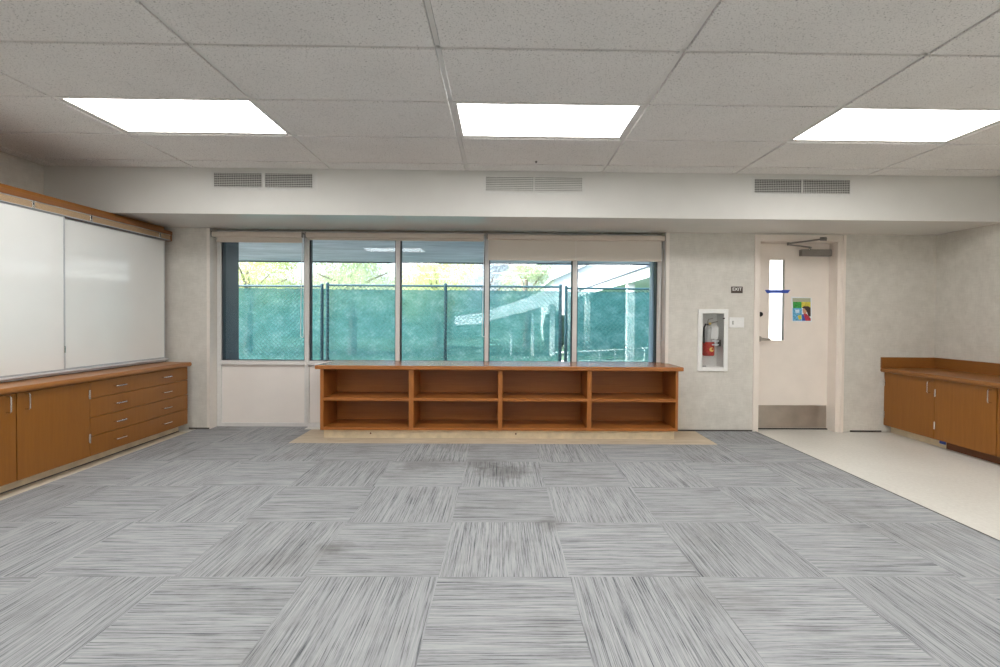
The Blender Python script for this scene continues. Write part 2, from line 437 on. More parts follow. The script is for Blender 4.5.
# ------------------------------------------------------------------ walls
struct(MB().box(XL - .15, XL, YF - .15, 5.6, 0, 2.75).build('wall_left', M['wall']))
struct(MB().box(XR, XR + .15, YF - .15, 5.6, 0, 2.75).build('wall_right', M['wall']))
struct(MB().box(XL, XR, YF - .15, YF, 0, 2.75).build('wall_front', M['wall']))
WIN0, WIN1 = -3.082, 1.753
DO0, DO1, DOZ = 2.756, 3.597, 2.045
EX0, EX1, EZ0, EZ1 = 2.140, 2.374, 0.690, 1.272     # hole for the extinguisher cabinet
wb = MB()
WT = 5.50
wb.box(XL, WIN0, WB, WT, 0, 2.75)
wb.box(WIN0, WIN1, WB, WT, 2.135, 2.75)
wb.box(WIN1, EX0, WB, WT, 0, 2.75)
wb.box(EX0, EX1, WB, WT, 0, EZ0)
wb.box(EX0, EX1, WB, WT, EZ1, 2.75)
wb.box(EX0, EX1, 5.40, WT, EZ0, EZ1)
wb.box(EX1, DO0, WB, WT, 0, 2.75)
wb.box(DO0, DO1, WB, WT, DOZ, 2.75)
wb.box(DO1, XR, WB, WT, 0, 2.75)
struct(wb.build('wall_back', M['wall']))
bb = MB()
for x0, x1 in ((-3.30, -3.085), (1.79, 2.698), (3.76, 4.10)):
    bb.box(x0, x1, WB - 0.006, WB, 0.004, 0.020)
struct(bb.build('baseboard_back', M['dark']), 'thin dark base strip at the foot of the back wall')
# painted corner bead beside the window
struct(MB().box(WIN0 - 0.03, WIN0 + 0.004, WB - 0.004, WG, 0, 2.126, 0.002).build('trim_3', M['trim_white']), 'white corner trim left of the windows')
struct(MB().box(WIN1 - 0.004, WIN1 + 0.03, WB - 0.004, WG, 0, 2.126, 0.002).build('trim_4', M['trim_white']), 'white corner trim right of the windows')

# ------------------------------------------------------------------ ceiling
cl = MB()
lights = [(i, j) for i in (-2, 0, 2) for j in (1, -3, -7, -11, -15)]   # cell indices: row pitch is half a module; rearmost pair of rows added to brighten the back wall
def cell(i, j): return TX0 + T * i, TX0 + T * (i + 1), TY0 + T / 2 * j, TY0 + T / 2 * (j + 1)
for i in range(-4, 5):
    for j in range(-17, 4):
        if (i, j) in lights: continue
        x0, x1, y0, y1 = cell(i, j)
        x0, x1, y0, y1 = max(x0, XL + .008), min(x1, XR - .008), max(y0, YF + .01), min(y1, SOF_Y - .004)
        if x1 - x0 < 0.06 or y1 - y0 < 0.05: continue
        g = 0.0160
        cl.box(x0 + g, x1 - g, y0 + g * .78, y1 - g * .78, CEIL - 0.009, CEIL + 0.012, 0.003, 1)
struct(cl.build('ceiling', M['ceiling']))
gr = MB()
for i in range(-3, 5):
    x = TX0 + T * i
    gr.box(x - 0.012, x + 0.012, YF, SOF_Y, CEIL, CEIL + 0.004)
for j in range(-16, 4):
    y = TY0 + T / 2 * j
    gr.box(XL, XR, y - 0.008, y + 0.008, CEIL, CEIL + 0.004)
gr.box(XL, XL + .02, YF, SOF_Y, CEIL, CEIL + .004).box(XR - .02, XR, YF, SOF_Y, CEIL, CEIL + .004).box(XL, XR, SOF_Y - .018, SOF_Y, CEIL, CEIL + .004)
struct(gr.build('trim_5', M['grid']), 'thin metal grid between the ceiling tiles')
struct(MB().box(XL - .3, XR + .3, YF - .3, 5.75, 2.75, 2.95).build('roof', M['roofing']))
so_ = struct(MB().box(XL, XR, SOF_Y, WB, SOF_Z + .002, 2.74).build('soffit', M['soffit_face']), 'white boxed-out soffit along the back wall')
MB().box(XL, XR, SOF_Y + .003, WB, SOF_Z, SOF_Z + .002).build('underside_panel', M['soffit_paint'], so_)['label'] = 'glossy underside panel'
# two small fittings on the ceiling
hk = MB().tube([(0.282, 4.2, CEIL - .005), (0.282, 4.2, CEIL - .022)], [0.011, 0.006], 12)
tag(hk.build('ceiling_hook', M['dark']), 'tiny dark ceiling hook above the middle air grille', 'hook')
tag(MB().lathe([(0.020, 0), (0.024, 0.004), (0.024, 0.007)], (-0.677, 3.30, CEIL - .0125), 20).build('ceiling_disc', M['grid'], smooth=True), 'small round white disc on a ceiling tile left of the middle light', 'disc')

# ------------------------------------------------------------------ ceiling lights
def make_light(i, j, label, group):
    x0, x1, y0, y1 = cell(i, j)
    t = thing('ceiling_light', label, 'ceiling light', ((x0 + x1) / 2, (y0 + y1) / 2, CEIL - .004), group)
    f = MB(); a = 0.014; w = 0.024
    fx0, fx1, fy0, fy1 = x0 + a, x1 - a, y0 + a * .8, y1 - a * .8
    zt, zb = CEIL + 0.03, CEIL - 0.004
    f.box(fx0, fx1, fy0, fy0 + w, zb, zt, .002, 1).box(fx0, fx1, fy1 - w, fy1, zb, zt, .002, 1)
    f.box(fx0, fx0 + w, fy0 + w, fy1 - w, zb, zt, .002, 1).box(fx1 - w, fx1, fy0 + w, fy1 - w, zb, zt, .002, 1)
    f.build('frame', M['grid'], t)
    d = MB().box(fx0 + w - .002, fx1 - w + .002, fy0 + w - .002, fy1 - w + .002, CEIL + 0.002, CEIL + 0.006)
    d.build('lens', M['lamp'], t)
    return t
LN = {-2: 'left', 0: 'middle', 2: 'right'}
first = make_light(-2, 1, 'lit recessed ceiling panel above the whiteboards, leftmost of the three', 'recessed ceiling lights')
for (i, j) in lights:
    if (i, j) == (-2, 1): continue
    x0, x1, y0, y1 = cell(i, j)
    if j == 1:
        lb = {0: 'lit recessed ceiling panel above the middle of the bookcase, central of the three',
              2: 'lit recessed ceiling panel in front of the door, rightmost of the three'}[i]
    else:
        lb = 'lit recessed ceiling panel in the ceiling behind the viewer, rearmost rows added for light'
    dup(first, ((x0 + x1) / 2, (y0 + y1) / 2, CEIL - .004), lb, 'recessed ceiling lights' if j == 1 else 'recessed ceiling lights behind the viewer')

# ------------------------------------------------------------------ air grilles on the soffit
def make_vent(x0, x1, z0, z1, halves, g0, g1, label, tilt):
    yv = SOF_Y
    t = thing('air_grille', label, 'air vent', ((x0 + x1) / 2, yv, z0), 'air grilles on the soffit')
    f = MB(); d = 0.010
    f.box(x0, x1, yv - .003, yv, g1, z1, .001, 1).box(x0, x1, yv - .003, yv, z0, g0, .001, 1)
    xs = [x0] + [v for h in halves for v in h] + [x1]
    for k in range(0, len(xs), 2): f.box(xs[k], xs[k + 1], yv - .003, yv, g0, g1, .001, 1)
    for h in halves:   # raised lip round each opening
        f.box(h[0] - .006, h[1] + .006, yv - d, yv - .003, g1, g1 + .007).box(h[0] - .006, h[1] + .006, yv - d, yv - .003, g0 - .007, g0)
        f.box(h[0] - .006, h[0], yv - d, yv - .003, g0, g1).box(h[1], h[1] + .006, yv - d, yv - .003, g0, g1)
    f.build('frame', M['grille'], t)
    for h in halves:
        MB().box(h[0], h[1], yv - .0022, yv - .0004, g0, g1).build('duct_opening', M['duct'], t)
        lv = MB(); n = 8
        for k in range(n):
            zc = g0 + (g1 - g0) * (k + .5) / n
            hh = (g1 - g0) / n * tilt
            lv.prism([(yv - .0125, zc - hh - .0010), (yv - .0115, zc - hh - .0010), (yv - .0045, zc + hh * .2 + .0010), (yv - .0055, zc + hh * .2 + .0010)], 'x', h[0], h[1])
        lv.build('louvre', M['grille'], t)
        vb = MB(); nb = 27
        for k in range(1, nb):
            xc = h[0] + (h[1] - h[0]) * k / nb
            vb.box(xc - .0016, xc + .0016, yv - .0045, yv - .0024, g0, g1)
        vb.build('vertical_bars', M['grille'], t)
    return t
make_vent(-2.633, -1.681, 2.340, 2.514, [(-2.604, -2.178), (-2.145, -1.722)], 2.366, 2.493, 'white double air grille on the soffit above the left window', 0.34)
make_vent(-0.176, 0.754, 2.330, 2.511, [(-0.152, 0.278), (0.296, 0.724)], 2.355, 2.484, 'white double air grille with flatter pale louvres, central of the three on the soffit', 0.62)
make_vent(2.276, 3.219, 2.335, 2.520, [(2.306, 2.738), (2.754, 3.186)], 2.366, 2.492, 'white double air grille on the soffit above the door', 0.30)

# ------------------------------------------------------------------ storefront windows
MU = [(-3.078, -3.035), (-2.138, -2.089), (-1.155, -1.108), (-0.186, -0.142), (0.772, 0.820), (1.664, 1.742)]
edges = [-3.078, -2.1135, -1.1315, -0.164, 0.796, 1.745]
S0, S1, B1, ZT = 0.680, 0.722, 0.045, 2.130
names = ['window_1', 'window_2', 'window_3', 'window_4', 'window_5']
for k in range(5):
    x0, x1 = edges[k], edges[k + 1]
    gx0, gx1 = MU[k][1], MU[k + 1][0]
    if k == 4: gx1 = 1.700
    w = sroot(names[k], ((x0 + x1) / 2, WG, 0))
    f = MB(); y0, y1 = WG, WG + 0.085
    f.box(x0, gx0, y0, y1, 0.0, ZT, .002, 1).box(gx1, x1, y0, y1, 0.0, ZT, .002, 1)
    f.box(gx0, gx1, y0, y1, S0, S1, .002, 1).box(gx0, gx1, y0, y1, 0, B1, .002, 1).box(gx0, gx1, y0, y1, 2.09, ZT, .002, 1)
    f.box(gx0, gx1, y0 - .012, y0 + .01, S0 - .004, S0 + .010, .002, 1)
    f.build('window_frame', M['alu'], w)
    g = MB(); q = 0.010
    g.box(gx0, gx0 + q, y0 + .02, y0 + .075, S1, 2.09).box(gx1 - q, gx1, y0 + .02, y0 + .075, S1, 2.09)
    g.box(gx0 + q, gx1 - q, y0 + .02, y0 + .075, S1, S1 + q * .5)
    g.build('gasket', M['gasket'], w)
    MB().box(gx0 + q, gx1 - q, y0 + .045, y0 + .051, S1 + .005, 2.09).build('glass', M['glass'], w)
    MB().box(gx0, gx1, y0 + .022, y0 + .07, B1, S0, .0).build('lower_panel', M['panel_white'], w)

# ------------------------------------------------------------------ roller blinds
def blind(x0, x1, drop, label, fx0, fx1, chain=None, seams=(), r=0.016):
    yb = 5.285
    t = thing('roller_blind', label, 'roller blind', ((x0 + x1) / 2, yb, drop), 'roller blinds over the windows')
    zt = 2.092
    MB().prism([(yb - .035, zt - .046), (yb - .035, zt - .006), (yb - .030, zt), (yb + .045, zt), (yb + .045, zt - .052), (yb - .028, zt - .052)], 'x', x0, x1, .002, 1).build('cassette', M['blind_case'], t)
    for xe in (x0 - .006, x1):
        MB().box(xe, xe + .006, yb - .037, yb + .047, zt - .055, zt + .004, .003).build('end_bracket', M['closer'], t)
    fb = MB()
    xs = [fx0] + list(seams) + [fx1]
    for a, b in zip(xs[:-1], xs[1:]):
        fb.box(a + .002, b - .002, yb + .012, yb + .0135, drop + .02, zt - .05)
    fb.build('fabric', M['blind'], t)
    hb = MB()
    for a, b in zip(xs[:-1], xs[1:]): hb.box(a + .001, b - .001, yb + .004, yb + .022, drop, drop + .024, .005, 2)
    hb.build('hem_bar', M['blind_case'], t)
    if chain:
        cx, zb, n = chain
        pts = []
        ztop = zt - .02
        for q in range(21): pts.append((cx + .004 * math.sin(q / 20 * PI), yb + .0, ztop - (ztop - zb - r) * q / 20))
        for q in range(1, 12):
            a = PI * q / 12; pts.append((cx - r + r * math.cos(a), yb, zb + r - r * math.sin(a)))
        for q in range(21): pts.append((cx - 2 * r + (2 * r - .012) * (q / 20) ** 1.6, yb + .0, zb + r + (ztop - zb - r) * q / 20))
        MB().tube(pts, 0.0034, 6).build('bead_chain', M['bead'], t)
        if n:
            MB().box(cx - .004, cx + .024, yb - .006, yb + .012, 1.60, 1.612, .002, 1).build('chain_clip', M['bead'], t)
    return t
blind(-3.066, -2.124, 1.987, 'short rolled-up beige roller blind over the leftmost window', -3.040, -2.126, (-2.112, 0.98, False))
blind(-2.080, -0.196, 2.020, 'long rolled-up beige roller blind over the second and third windows', -2.076, -0.200, (-0.176, 1.0, False))
blind(-0.156, 1.738, 1.820, 'partly lowered beige roller blind over the two right-hand windows', -0.150, 1.716, (1.746, 0.97, True), (0.792,), 0.030)

# ------------------------------------------------------------------ bookcase under the windows
bc = thing('bookcase', 'long low orange-brown wooden bookcase of eight open cubbies under the windows', 'bookcase', (0, 5.05, 0.005))
BY0, BY1 = 4.83, 5.355
Z0, Z1 = 0.094, 0.692
MB().prism([(-1.812, BY0 - .03), (1.790, BY0 - .03), (1.790, WB - .002), (WIN1 - .012, WB - .002), (WIN1 - .012, 5.362), (WIN0 + 1.27, 5.362)], 'z', Z1, 0.731, .006, 3).build('top', M['shelf_top'], bc)
UP = [(-1.770, -1.722), (-0.906, -0.858), (-0.031, 0.013), (0.847, 0.891), (1.722, 1.748)]
UP[0] = (-1.770, -1.736)
for k, (a, b) in enumerate(UP):
    yb = BY1 if k < 4 else BY1
    MB().box(a, b, BY0, 5.24, Z0, Z1, .0015, 1).build('side_panel' if k in (0, 4) else 'divider', M['shelf_v'], bc)
MB().box(UP[0][1], UP[4][0], 5.222, 5.24, Z0, Z1).build('back_panel', M['shelf_x'], bc)
for k in range(4):
    a, b = UP[k][1] - .0005, UP[k + 1][0] + .0005
    MB().box(a, b, BY0 + .002, 5.222, 0.382, 0.412, .003, 2).build('shelf', M['shelf_x'], bc)
    MB().box(a, b, BY0 + .001, 5.222, Z0, 0.121, .003, 2).build('bottom_shelf', M['shelf_x'], bc)
MB().box(-1.752, 1.730, 4.882, 5.235, 0.005, Z0, .002, 1).build('base', M['pine'], bc)
for x in (-1.29, 0.148): MB().tube([(x, 4.8825, 0.052), (x, 4.8812, 0.052)], [.009, .0085], 12).build('wood_knot', M['toe_brown'], bc)

# ------------------------------------------------------------------ pulls and hinges
def pull_z(x, y, zc, h, s, parent):
    """upright bar pull on a face of constant x; s = which way it stands out"""
    o = 0.032 * s
    m = MB().tube([(x, y, zc - h / 2), (x + o * .8, y, zc - h / 2), (x + o, y, zc - h / 2 + .006), (x + o, y, zc + h / 2 - .006), (x + o * .8, y, zc + h / 2), (x, y, zc + h / 2)], 0.0046, 8)
    return m.build('pull_handle', M['chrome'], parent, smooth=True)
def pull_y(x, yc, z, w, s, parent):
    o = 0.032 * s
    m = MB().tube([(x, yc - w / 2, z), (x + o * .8, yc - w / 2, z), (x + o, yc - w / 2 + .006, z), (x + o, yc + w / 2 - .006, z), (x + o * .8, yc + w / 2, z), (x, yc + w / 2, z)], 0.0046, 8)
    return m.build('pull_handle', M['chrome'], parent, smooth=True)
def hinge(x, y, z, s, parent, e=-1):
    m = MB().tube([(x + .006 * s, y + e * .007, z - .036), (x + .006 * s, y + e * .007, z + .036)], 0.006, 8)
    m.box(min(x, x + .003 * s), max(x, x + .003 * s), min(y, y + e * .014), max(y, y + e * .014), z - .032, z + .032)
    return m.build('hinge', M['chrome'], parent, smooth=True)

# ------------------------------------------------------------------ left cabinets
FX = -3.24            # front face of doors and drawers
CZ0, CZ1 = 0.085, 0.682
du = thing('drawer_cabinet', 'orange-brown cabinet of four wide drawers under the right end of the whiteboards', 'cabinet', ((XL + FX) / 2, 4.53, 0))
DY0, DY1 = 3.918, 5.128
MB().box(XL + .002, FX - .021, DY0, DY1, CZ0, CZ1).build('body', M['cab_v'], du)
MB().box(XL + .002, -3.335, DY0, DY1 - .002, 0.0, CZ0).build('toe_board', M['pine'], du)
MB().box(-3.335, -3.331, DY0, DY1 - .002, 0.0, 0.012).build('toe_seal', M['dark'], du)
dz = [CZ0, 0.240, 0.391, 0.541, CZ1 - .004]
hz = [0.167, 0.314, 0.467, 0.612]
for k in range(4):
    d = MB().box(FX - .02, FX, DY0 + .003, DY1 - .002, dz[k] + .002, dz[k + 1] - .002, .0015, 1).build('drawer', M['cab_v'], du)
    for yc in (4.21, 4.79): pull_y(FX, yc, hz[k], 0.105, 1, d)
dc = thing('door_cabinet', 'orange-brown two-door cabinet at the left edge, left of the drawers', 'cabinet', ((XL + FX) / 2, 3.325, 0))
MB().box(XL + .002, FX - .021, 2.730, DY0, CZ0, CZ1).build('body', M['cab_v'], dc)
MB().box(XL + .002, -3.335, 2.730, DY0, 0.0, CZ0).build('toe_board', M['pine'], dc)
MB().box(-3.335, -3.331, 2.730, DY0, 0.0, 0.012).build('toe_seal', M['dark'], dc)
for a, b, hy in ((3.333, DY0, 3.392), (2.733, 3.330, 3.262)):
    d = MB().box(FX - .02, FX, a + .002, b - .002, CZ0 + .002, CZ1 - .006, .0015, 1).build('door', M['cab_v'], dc)
    pull_z(FX, hy, 0.612, 0.105, 1, d)
    for z in (0.578, 0.230): hinge(FX, b if hy > 3.33 else a, z, 1, d, -1 if hy > 3.33 else 1)
# counter with a rounded nose
nx = -3.205
prof = [(XL + .002, CZ1), (nx - .012, CZ1), (nx - .003, CZ1 + .008), (nx, CZ1 + .020), (nx - .003, CZ1 + .033), (nx - .012, CZ1 + .041), (XL + .002, CZ1 + .041)]
tag(MB().prism(prof, 'y', 2.70, 5.138, 0).build('worktop', M['cab_h'], smooth=True), 'orange-brown worktop with rounded edge on the left cabinets below the whiteboards', 'worktop')

# ------------------------------------------------------------------ whiteboards and their case
CTZ = CZ1 + .041
cs = thing('board_case', 'wooden case with map rail that carries the whiteboards on the left wall', 'board case', ((XL - 3.5) / 2, 4.0, CTZ))
MB().box(XL + .002, -3.520, 2.70, 5.19, CTZ, 2.122).build('body', M['cab_v'], cs)
MB().box(XL + .002, -3.462, 2.70, 5.232, 2.046, 2.082, .002, 1).build('wood_fascia', M['fascia_wood'], cs)
ra = MB().box(-3.52, -3.474, 2.70, 5.222, 1.985, 2.046, .001, 1)
ra.box(-3.474, -3.466, 2.70, 5.222, 2.040, 2.0455, .001, 1).box(-3.474, -3.466, 2.70, 5.222, 1.985, 1.993, .001, 1)
ra.build('map_rail', M['board_alu'], cs)
MB().box(-3.4735, -3.470, 2.70, 5.212, 1.9935, 2.0395).build('cork_strip', M['cork'], cs)
MB().box(-3.522, -3.464, 5.212, 5.228, 1.980, 2.046, .002, 1).build('rail_end_cap', M['fascia_wood'], cs)
bt = MB().box(-3.520, -3.468, 2.70, 5.175, 0.745, 0.760, .002, 1).box(-3.52, -3.50, 2.70, 5.175, CTZ + .004, 0.745)
bt.build('board_track', M['track'], cs)
MB().box(-3.5195, -3.4995, 2.70, 5.185, CTZ, CTZ + .0035).build('shadow_gap', M['dark'], cs)
for y, w in ((3.70, 'left'), (4.212, 'middle'), (5.05, 'right')):
    lb = {'left': 'small metal hook on the map rail above the left whiteboard, nearest the photo edge',
          'middle': 'small metal hook on the map rail just right of where the whiteboards meet',
          'right': 'small metal hook on the map rail near its far right end'}[w]
    t = MB().box(-3.470, -3.462, y - .011, y + .011, 1.990, 2.043, .002, 1)
    t.tube([(-3.462, y, 2.005), (-3.452, y, 1.998), (-3.446, y, 2.006)], .003, 6)
    h = t.build('map_hook', M['chrome']); tag(h, lb, 'hook', 'map hooks on the rail')
    MB().box(-3.4622, -3.4612, y - .007, y + .002, 2.014, 2.036).build('slot', M['duct'], h)
def wboard(name, x, y0, y1, z0, z1, label):
    t = thing(name, label, 'whiteboard', (x, (y0 + y1) / 2, z0), 'sliding whiteboards')
    MB().box(x - .012, x - .001, y0 + .01, y1 - .01, z0 + .012, z1 - .006).build('writing_surface', M['board'], t)
    f = MB().box(x - .016, x + .002, y0, y0 + .014, z0, z1, .002, 1).box(x - .016, x + .002, y1 - .014, y1, z0, z1, .002, 1)
    f.box(x - .016, x + .002, y0 + .014, y1 - .014, z0, z0 + .012, .002, 1).box(x - .016, x + .002, y0 + .014, y1 - .014, z1 - .008, z1, .002, 1)
    f.build('trim_frame', M['board_alu'], t)
    return t
wboard('whiteboard', -3.478, 2.76, 3.975, 0.761, 1.984, 'glossy white sliding whiteboard at the left photo edge, in front of the other')
rb = wboard('whiteboard', -3.500, 3.93, 5.170, 0.761, 1.978, 'glossy white whiteboard nearest the window wall, right of the other')
MB().box(-3.476, -3.470, 3.956, 3.970, 0.90, 0.955, .002, 1).build('finger_pull', M['chrome'], [o for o in col.objects if o.name == 'whiteboard'][0])

# ------------------------------------------------------------------ right cabinets
RX = 4.115
ra1 = thing('single_door_cabinet', 'orange-brown single-door cabinet in the right corner beside the back wall', 'cabinet', ((XR + RX) / 2, 4.92, 0))
RZ0, RZ1 = 0.082, 0.655
RY = 4.613
MB().box(RX + .021, XR - .002, RY, WB - .002, RZ0, RZ1).build('body', M['cab_v'], ra1)
MB().box(4.205, XR - .002, RY, WB - .002, 0.0, RZ0).build('toe_board', M['pine'], ra1)
d = MB().box(RX, RX + .02, RY + .002, WB - .012, RZ0 + .002, RZ1 - .004, .0015, 1).build('door', M['cab_v'], ra1)
pull_z(RX, 4.662, 0.570, 0.102, -1, d)
for z in (0.540, 0.200): hinge(RX, WB - .014, z, -1, d)
rb1 = thing('double_door_cabinet', 'orange-brown two-door cabinet at the right photo edge with dark toe board', 'cabinet', ((XR + RX) / 2, 4.01, 0))
MB().box(RX + .021, XR - .002, 3.43, RY, RZ0, RZ1).build('body', M['cab_v'], rb1)
MB().box(4.205, XR - .002, 3.43, RY - .035, 0.0, RZ0).build('toe_board', M['toe_brown'], rb1)
MB().box(4.205, XR - .002, RY - .035, RY, 0.0, RZ0).build('toe_board', M['pine'], rb1)['label'] = 'pale end of the toe board'
for a, b, hy in ((4.026, RY, 4.072), (3.432, 4.023, 3.955)):
    d = MB().box(RX, RX + .02, a + .002, b - .002, RZ0 + .002, RZ1 - .004, .0015, 1).build('door', M['cab_v'], rb1)
    pull_z(RX, hy, 0.577 if hy > 4.03 else .59, 0.108, -1, d)
    for z in (0.524, 0.215): hinge(RX, b - .001 if hy > 4.03 else a, z, -1, d, -1 if hy > 4.03 else 1)
cx = 4.078
wt = thing('worktop', 'orange-brown worktop with splashback on the right cabinets', 'worktop', (4.37, 4.3, RZ1))
prof = [(XR - .001, RZ1), (cx + .010, RZ1), (cx + .003, RZ1 + .008), (cx, RZ1 + .020), (cx + .003, RZ1 + .034), (cx + .012, RZ1 + .042), (XR - .001, RZ1 + .042)]
MB().prism(prof, 'y', 3.40, WB - .001, 0).build('top', M['cab_h2'], wt, smooth=True)
MB().box(cx, XR - .001, WB - .020, WB - .001, RZ1 + .042, 0.812, .002, 1).box(XR - .020, XR - .001, 3.40, WB - .020, RZ1 + .042, 0.812, .002, 1).build('splashback', M['cab_h2'], wt)
tag(MB().box(4.2025, 4.2048, 4.582, 4.650, 0.034, 0.078, 0).build('tape_piece', M['tape']), 'scrap of blue tape on the pale toe board of the right cabinet', 'tape')

# ------------------------------------------------------------------ door
dr = sroot('door_1', (3.18, WG, 0))
fr = MB()
cy0 = WB - .014
fr.box(2.698, DO0 + .002, cy0, WG + .05, 0, 2.112, .003, 1)
fr.box(DO0, 3.667, cy0, WG - .001, DOZ - .002, 2.112, .003, 1)
fr.box(DO1 - .002, 3.632, WB - .004, WG + .05, 0, DOZ)
fr.box(3.632, 3.680, cy0, WB + .05, 0, 2.112, .003, 1)
fr.box(3.640, 3.668, cy0 - .012, WB, 0, 2.112, .003, 1)
fr.box(DO0, DO0 + .012, WG - .035, WG, 0, DOZ)
fr.build('door_frame', M['door_paint'], dr)
GX0, GX1, GZ0, GZ1 = 2.929, 3.100, 0.978, 1.863
lf = MB(); ly1 = WG + .044
lf.box(DO0 + .002, GX0, WG, ly1, .016, 2.042).box(GX1, DO1 - .006, WG, ly1, .016, 2.042).box(GX0, GX1, WG, ly1, .016, GZ0).box(GX0, GX1, WG, ly1, GZ1, 2.042)
lf.build('door_leaf', M['door_paint'], dr)
bd = MB(); q = .009
bd.box(GX0 - q, GX0 + .003, WG - .004, WG, GZ0 - q, GZ1 + q, .001, 1).box(GX1 - .003, GX1 + q, WG - .004, WG, GZ0 - q, GZ1 + q, .001, 1)
bd.box(GX0, GX1, WG - .004, WG, GZ0 - q, GZ0 + .003, .001, 1).box(GX0, GX1, WG - .004, WG, GZ1 - .003, GZ1 + q, .001, 1)
bd.build('glazing_bead', M['door_paint'], dr)
MB().box(GX0, GX1, WG + .018, WG + .024, GZ0, GZ1).build('door_glass', M['clear'], dr)
MB().box(2.83, 3.582, WG - .002, WG, .020, .266).build('kick_plate', M['steel'], dr)
hd = MB().tube([(2.822, WG, .995), (2.822, WG - .012, .995)], [.034, .031], 20)
hd.tube([(2.822, WG - .012, .995), (2.822, WG - .045, .995), (2.832, WG - .052, .994), (2.85, WG - .053, .993), (2.925, WG - .050, .990)], [.017, .016, .016, .015, .012], 10)
hd.build('lever_handle', M['lever'], dr, smooth=True)
db = MB().tube([(2.836, WG, 1.265), (2.836, WG - .014, 1.265)], [.027, .024], 18).box(2.831, 2.841, WG - .034, WG - .014, 1.248, 1.282, .002, 1)
db.build('thumb_turn', M['black'], dr, smooth=True)
cl_ = thing('door_closer', 'grey door closer with folded arm at the top of the door', 'door closer', (3.40, WG, 1.90))
MB().box(3.252, 3.583, WG - .055, WG, 1.902, 1.974, .006, 2).build('closer_body', M['closer'], cl_)
MB().tube([(3.355, WG - .03, 1.974), (3.355, WG - .03, 1.994)], .013, 12).build('pinion', M['chrome'], cl_, smooth=True)
MB().box(3.34, 3.37, WG - .045, WG - .015, 1.994, 2.000, .001, 1).tube([(3.355, WG - .03, 1.999), (3.03, 5.19, 2.002)], .009, 8).build('lower_arm', M['closer'], cl_, smooth=True)
MB().tube([(3.025, 5.19, 2.012), (3.425, 5.212, 2.070)], .009, 8).tube([(3.03, 5.19, 1.994), (3.03, 5.19, 2.024)], .013, 12).build('upper_arm', M['closer'], cl_, smooth=True)
MB().box(3.39, 3.465, cy0 - .004, cy0, 2.052, 2.092, .002, 1).tube([(3.437, cy0, 2.072), (3.437, cy0 - .022, 2.072)], .018, 14).build('arm_bracket', M['closer'], cl_, smooth=True)
tag(MB().prism([(2.880, 1.5315), (3.160, 1.5335), (3.136, 1.499), (2.902, 1.497)], 'y', WG - .0058, WG - .0046, 0).build('tape_strip', M['tape']), 'strip of blue tape across the narrow glass pane of the door', 'tape')
threshold = MB().box(DO0, DO1, WG - .01, WG + .09, 0, .012, .003, 1)
struct(threshold.build('trim_6', M['dark']), 'dark threshold under the door')

# poster: plain colour fields
px0, px1, pz0, pz1 = 3.192, 3.392, 1.196, 1.446
pt = thing('poster', 'small colourful paper poster taped on the door right of its glass pane', 'poster', ((px0 + px1) / 2, WG, pz0))
def PXY(u, v): return (px0 + (px1 - px0) * (u + (v - .5) * .03), pz1 - (pz1 - pz0) * v)
def pp(pts, mat, lay, name):
    MB().prism([PXY(u, v) for u, v in pts], 'y', WG - .0012 - lay * .0003, WG - .0009 - lay * .0003).build(name, mat, pt)
MB().prism([PXY(-.07, -.06), PXY(1.06, -.02), PXY(1.06, 1.05), PXY(-.03, 1.04)], 'y', WG - .0009, WG - .0001).build('sheet', M['paper'], pt)
pp([(0, 0), (1, 0), (1, .17), (0, .17)], M['p_head'], 0, 'heading_band')
pp([(.02, .17), (.5, .17), (.5, .44), (.02, .44)], M['p_green'], 0, 'green_field')
pp([(.5, .17), (1, .17), (1, .42), (.5, .42)], M['p_yellow'], 0, 'yellow_field')
pp([(0, .44), (.52, .44), (.52, 1), (0, 1)], M['p_blue'], 0, 'blue_field')
pp([(.14, .52), (.36, .50), (.38, .64), (.18, .67)], M['p_light'], 1, 'pale_patch')
pp([(.28, .78), (.48, .74), (.5, .92), (.34, .95)], M['p_yellow'], 1, 'yellow_patch')
pp([(.52, .42), (.62, .36), (.86, .36), (1, .42), (1, .80), (.88, .80), (.80, .62), (.62, .48)], M['p_brown'], 1, 'brown_field')
pp([(.54, .50), (.64, .44), (.78, .58), (.74, .70), (.58, .66)], M['p_tan'], 2, 'tan_field')
pp([(.60, .66), (.74, .66), (1, .90), (1, 1), (.70, 1)], M['p_red'], 1, 'red_field')
pp([(.52, .72), (.60, .70), (.72, 1), (.52, 1)], M['p_navy'], 1, 'navy_field')

# ------------------------------------------------------------------ extinguisher cabinet, extinguisher, switch, sign
ec = thing('extinguisher_cabinet', 'narrow white glass-fronted extinguisher cabinet recessed in the back wall', 'cabinet', (2.257, WB, 0.65))
fx0, fx1, fz0, fz1 = 2.096, 2.418, 0.652, 1.314
f = MB(); y0, y1 = WB - .020, WB
f.box(fx0, 2.143, y0, y1, fz0, fz1, .003, 2).box(2.371, fx1, y0, y1, fz0, fz1, .003, 2).box(2.143, 2.371, y0, y1, fz0, .693, .003, 2).box(2.143, 2.371, y0, y1, 1.268, fz1, .003, 2)
f.build('door_frame', M['white_enamel'], ec)
b = MB(); bx0, bx1, bz0, bz1, by = EX0 + .001, EX1 - .001, EZ0 + .001, EZ1 - .001, 5.395
b.box(bx0, bx1, by, by + .004, bz0, bz1).box(bx0, bx0 + .002, WB, by, bz0, bz1).box(bx1 - .002, bx1, WB, by, bz0, bz1).box(bx0, bx1, WB, by, bz0, bz0 + .002).box(bx0, bx1, WB, by, bz1 - .002, bz1)
b.build('box', M['white_enamel'], ec)
MB().box(2.143, 2.371, WB - .010, WB - .007, .693, 1.268).build('glass', M['clear'], ec)
MB().box(2.358, 2.378, WB - .024, WB - .019, 1.208, 1.222).build('latch', M['dark'], ec)
